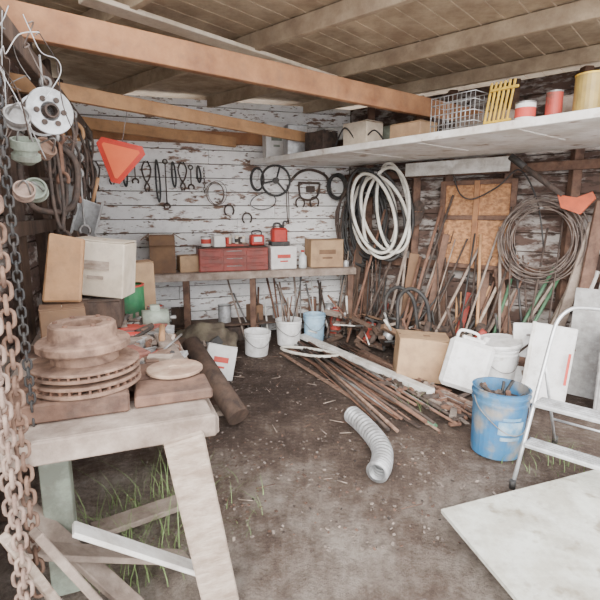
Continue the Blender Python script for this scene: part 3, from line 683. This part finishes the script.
b=Bld('scrap_board_pile')
b.beam((-.52,-.02,.48),(.04,.02,.06),.08,.02,whitet); b.beam((-.72,.05,.40),(-.1,.25,.03),.1,.025,gwood); b.beam((-.75,.3,.45),(-.3,.0,.02),.08,.03,gwood)
b.beam((-.62,-.12,.56),(-.40,.0,.02),.06,.03,gwood); b.beam((-.70,-.14,.58),(-.52,-.02,.02),.06,.03,lwood); b.beam((-.5,.5,.1),(0.1,.7,.05),.12,.03,gwood)
b.done((P1.x,P1.y,0),(0,0,rz))
def grass(name,n,fx,fy,h0,h1):
    b=Bld(name); t=bmesh.new()
    for i in range(n):
        x,y=U(*fx),U(*fy); a=U(0,6.28); h=U(h0,h1); w_=U(.0015,.0035); l=U(.3,1.2)*h; dx,dy=math.cos(a),math.sin(a); px,py=-dy*w_,dx*w_
        prev=None
        for k in range(5):
            f=k/4; c=Vector((x+dx*l*f*f,y+dy*l*f*f,h*(f-.25*f*f*(l/h)))); ww=1-f*.9
            cur=(t.verts.new(c+Vector((px,py,0))*ww),t.verts.new(c-Vector((px,py,0))*ww))
            if prev: t.faces.new([prev[0],prev[1],cur[1],cur[0]])
            prev=cur
    b.merge(t,grassm); return b
grass('grass_tuft',190,(-.55,.08),(.15,.9),.08,.36).done((P1.x,P1.y,-.01),(0,0,rz))
grass('grass_tuft',25,(-.12,.2),(-.1,.4),.04,.14).done((-.38,2.2,-.01))
grass('grass_tuft',60,(-.3,.2),(-.2,.2),.05,.18).done((1.60,2.85,-.01))
grass('grass_tuft',40,(-.1,.2),(-.2,.3),.06,.14).done((.95,3.75,-.01))

# ------------------------------------------------------------ chains & hanging gear on the left
def chain(name,x,y,ztop,zbot,L,W_,r,m):
    b=Bld(name); z=ztop; i=0; hs=L/2-W_/2; pitch=L-2*r*1.1
    while z>zbot:
        pts=[]
        for a in range(0,181,30): pts.append((math.cos(math.radians(a))*W_/2, hs+math.sin(math.radians(a))*W_/2))
        for a in range(180,361,30): pts.append((math.cos(math.radians(a))*W_/2, -hs+math.sin(math.radians(a))*W_/2))
        an=(.5 if i%2 else .5+math.pi/2)+U(-.15,.15); ca,sa=math.cos(an),math.sin(an)
        b.tube([Vector((px*ca,px*sa,z-ztop+pz)) for px,pz in pts],r,m,closed=True,seg=8)
        z-=pitch; i+=1
    b.done((x,y,ztop))
chain('heavy_rusty_chain',-.885,1.32,2.28,.30,.058,.036,.0065,rustc)
chain('heavy_rusty_chain',-.935,1.37,2.28,.15,.058,.036,.0065,rustc)
chain('heavy_rusty_chain',-.905,1.42,2.28,.3,.058,.036,.0065,rustl)
chain('thin_black_chain',-.945,1.56,2.28,.80,.04,.024,.0042,black)
Bld('chain_hanger_bar').cyl((-1.1,1.20,2.30),(-.80,1.55,2.30),.016,drust).done(recenter=True)
b=Bld('wire_spool'); mt=Matrix.Rotation(math.pi/2,4,'X')@Matrix.Rotation(.3,4,'Y')
b.lathe([(.0,-.07),(.09,-.07),(.09,-.06),(.06,-.055),(.06,.055),(.095,.06),(.098,.066),(.095,.07),(.07,.064),(.04,.066),(.03,.05),(0,.05)],(0,0,0),galv,mat=mt)
b.lathe([(.062,-.05),(.082,-.045),(.082,.045),(.062,.05)],(0,0,0),wirem,mat=mt)
for k in range(6):
    a=k*math.pi/3; b.lathe([(0,.0665),(.012,.0665),(.012,.072),(0,.072)],(0,0,0),drust,seg=10,mat=mt@Matrix.Translation((math.cos(a)*.055,math.sin(a)*.055,0)))
b.lathe([(0,.05),(.03,.05),(.03,.09),(.022,.09),(.02,.055)],(0,0,0),drust,seg=16,mat=mt)
b.cyl((0,0,.08),(0,0,.24),.005,steel); b.done((-1.13,2.2,2.03),(0,0,.5))
def drum(name,loc,r,l,m,rot):
    b=Bld(name); b.lathe([(0,0),(r*.5,0),(r,.02),(r,l*.4),(r*.8,l*.45),(r*.8,l*.6),(r,l*.65),(r,l),(r*.85,l),(r*.8,l*.8),(0,l*.8)],(0,0,0),m,seg=28); b.tube(catmull([(-r*.9,0,l*.2),(0,0,l*1.9),(r*.9,0,l*.2)],6),.004,steel,seg=6); b.done(loc,rot)
drum('metal_lamp_hood',(-1.15,2.05,1.80),.055,.10,greenish,(.3,.2,0))
drum('cast_pulley',(-1.2,2.2,1.68),.05,.07,greenish,(1.2,.2,.3))
drum('cast_pulley',(-1.06,1.85,1.92),.045,.06,steel,(1.0,.2,.5))
drum('cast_pulley',(-1.28,2.4,1.88),.05,.07,rustl,(1.0,.4,.9))
drum('cast_pulley',(-1.12,1.95,1.66),.04,.06,rustc,(.9,.6,.2))
b=Bld('loose_wire_bundle')
for i in range(22):
    pts=[Vector((-.98-.28*U(0,1),1.6+.6*U(0,1),2.3))]
    for k in range(5): pts.append(pts[-1]+Vector((U(-.06,.05),U(-.07,.08),U(-.17,.02))))
    b.tube(catmull(pts,5),U(.0015,.0032),R.choice([paper,galv,steel,drust,wirem,drust]),seg=5)
b.done(recenter=True)
for i in range(30):
    f=i/29; x=-1.30-.50*f; y=2.5+1.6*f; L_=U(.2,.65); p=Vector((x+U(-.02,.05),y,U(1.95,2.28)))
    if i%3==0: tongs('blacksmith_tongs',p,U(-.3,.6),L_,drust,.05)
    elif i%3==1: wrench('wrench',p,U(-.3,.6),L_,R.choice([drust,rust,steel]))
    else: strap('hanging_strap',p,U(-.3,.6),L_,.035,R.choice([black,drust]),.010)
for i in range(14):
    z=U(1.3,2.1); t_=U(2.3,4.5); p=LW(t_,z,.22)
    if i%2: wrench('wrench',p,rl,U(.25,.45))
    else: tongs('blacksmith_tongs',p,rl,U(.25,.45))
def saw(p,rz):
    b=Bld('hand_saw'); mt=Matrix.Rotation(math.pi/2,4,'X')
    b.prism([(-.05,0),(.06,0),(.02,-.5),(-.03,-.5)],.003,steel,mt)
    b.tube(catmull([(-.05,0,0),(-.06,0,.07),(0,0,.11),(.06,0,.07),(.06,0,0)],5,closed=True),.013,twood,closed=True,seg=8); b.cyl((0,-.01,.1),(0,.08,.1),.005,steel,seg=6); b.done(p,(0,.1,rz))
saw(Vector((-1.62,3.5,2.12)),.3); saw(LW(3.3,1.95,.2),rl)
def shears(p,rz):
    b=Bld('sheep_shears'); mt=Matrix.Rotation(math.pi/2,4,'X')
    b.tube(catmull([(-.04,0,-.15),(-.05,0,-.02),(0,0,.05),(.05,0,-.02),(.04,0,-.15)],6),.009,drust,seg=6)
    b.prism([(-.05,-.14),(-.02,-.14),(-.002,-.34)],.005,steel,mt); b.prism([(.05,-.14),(.02,-.14),(.002,-.34)],.005,steel,mt); b.cyl((0,-.02,.045),(0,.06,.045),.005,steel,seg=6); b.done(p,(0,0,rz))
shears(Vector((-1.50,3.2,2.0)),.2); shears(Vector((-1.36,2.8,1.9)),.1)
for t_ in (2.6,3.1): 
    b=Bld('lumber_plank'); b.beam(LW(t_,0,.45),LW(t_+.2,1.55,.24),.14,.03,dwood); b.done(recenter=True)
b=Bld('cast_iron_frame'); b.tube(catmull([(-.1,0,-.15),(-.14,0,.1),(0,0,.2),(.14,0,.1),(.1,0,-.15)],6,closed=True),.018,drust,closed=True); b.cyl((-.12,0,0),(.12,0,0),.012,drust); b.cyl((0,0,.19),(0,.0,.5),.005,steel); b.done((-1.42,2.75,1.78),(0,0,.3))

b=Bld('slow_moving_vehicle_sign')
def tri(r,cut):
    out=[]
    for k in range(3):
        a=math.radians(-90+120*k); 
        for s_ in (-1,1):
            aa=a+s_*cut; out.append((r*math.cos(aa),r*math.sin(aa)))
    return out
mt=Matrix.Rotation(math.pi/2,4,'X')
b.prism(tri(.205,.16),.004,redrefl,mt); b.prism(tri(.165,.06),.004,orange,mt@Matrix.Translation((0,0,.0045)))
b.cyl((.0,.0,.1),(.0,.0,.40),.003,steel,seg=6)
b.done((-1.46,3.95,2.03),(0,.22,.15))

# ------------------------------------------------------------ loft contents
ZL=z0+.032
def LF(s_,o_,z=ZL): p=F1+dl*s_+nl2*o_; return Vector((p.x,p.y,z))
rzl=math.atan2(-dl.y,-dl.x)
def at(Y): return (Y-F1.y)/dl.y
carton('cardboard_box',.32,.24,.24,LF(at(4.85),.20),rzl,cardb,tape=card)
carton('cardboard_box',.34,.26,.16,LF(at(4.40),.25),rzl,card)
carton('white_appliance_box',.26,.2,.42,LF(at(5.92),.13),rb,paper,mark=greenish)
carton('white_appliance_box',.24,.2,.34,LF(at(5.62),.14),rb,galv)
carton('dark_carton_box',.30,.22,.22,LF(at(5.30),.17),rzl,drust)
b=Bld('box_fan'); b.box((.34,.10,.34),(0,0,.17),(0,0,0),galv,bev=.02)
for r_ in (.05,.09,.13,.15): b.tube([(math.sin(a)*r_,-.055,.17+math.cos(a)*r_) for a in [k*math.pi/12 for k in range(24)]],.004,whitet,closed=True,seg=5)
b.done(LF(at(5.45),.50),(0,0,rzl+.5))
b=Bld('wire_basket')
for z in (0,.08,.16,.24,.3): b.tube([(-.2,-.1,z),(.2,-.1,z),(.2,.1,z),(-.2,.1,z)],.004,galv,closed=True,seg=5)
for k in range(11):
    x=-.2+.04*k
    b.cyl((x,-.1,0),(x,-.1,.3),.003,galv,seg=5); b.cyl((x,.1,0),(x,.1,.3),.003,galv,seg=5); b.cyl((x,-.1,0),(x,.1,0),.003,galv,seg=5)
b.done(LF(at(4.0),.16),(0,0,rzl))
b=Bld('yellow_slatted_rack')
for k in range(6): b.box((.018,.015,.34),(-.09+k*.036,0,.17),(0,.15,0),yellow)
b.box((.22,.02,.02),(0,-.01,.05),(0,0,0),yellow); b.box((.22,.02,.02),(.04,-.01,.28),(0,0,0),yellow); b.done(LF(at(3.72),.12),(0,0,rzl))
tin('paint_tin',.07,.15,LF(at(3.56),.12),paper,band=redink); tin('paint_tin',.055,.20,LF(at(3.42),.16),red)
tin('amber_jar',.095,.26,LF(at(3.24),.14),brass,lid=yellow)
carton('small_carton',.16,.16,.26,LF(at(3.03),.12),rzl,cardb,mark=greenish)
carton('small_carton',.2,.2,.22,LF(at(2.75),.13),rzl,cardb)
for i in range(13): carton('stored_box',U(.2,.4),U(.2,.3),U(.14,.23),LF(.9+i*.29,.55+.2*(i%2)),rzl+U(-.2,.2),R.choice([cardd,card,drust,gwood,greenish,dwood]))
b=Bld('looped_cable'); b.tube(catmull([(0,0,0),(.15,0,.14),(.35,0,.05),(.5,.05,.2),(.7,0,.02)],6),.008,black,seg=6); b.done(LF(at(4.55),.1),(0,0,rzl+math.pi))

# ------------------------------------------------------------ light
wd=bpy.data.worlds.new('overcast'); bpy.context.scene.world=wd; wd.use_nodes=True
bg=wd.node_tree.nodes['Background']; bg.inputs[0].default_value=(.98,.98,1.0,1); bg.inputs[1].default_value=4.2
s=bpy.data.lights.new('soft_daylight','SUN'); s.energy=6.2; s.angle=math.radians(40); s.color=(1,.97,.93)
so=bpy.data.objects.new('soft_daylight',s); bpy.context.scene.collection.objects.link(so); so.rotation_euler=(math.radians(68),0,math.radians(-12))

cam=bpy.data.cameras.new('camera'); cam.sensor_width=36; cam.lens=28.2; cam.clip_start=.05
co=bpy.data.objects.new('camera',cam); bpy.context.scene.collection.objects.link(co); co.location=(0,0,1.6); co.rotation_euler=(math.radians(90-10.6),0,0)
bpy.context.scene.camera=co
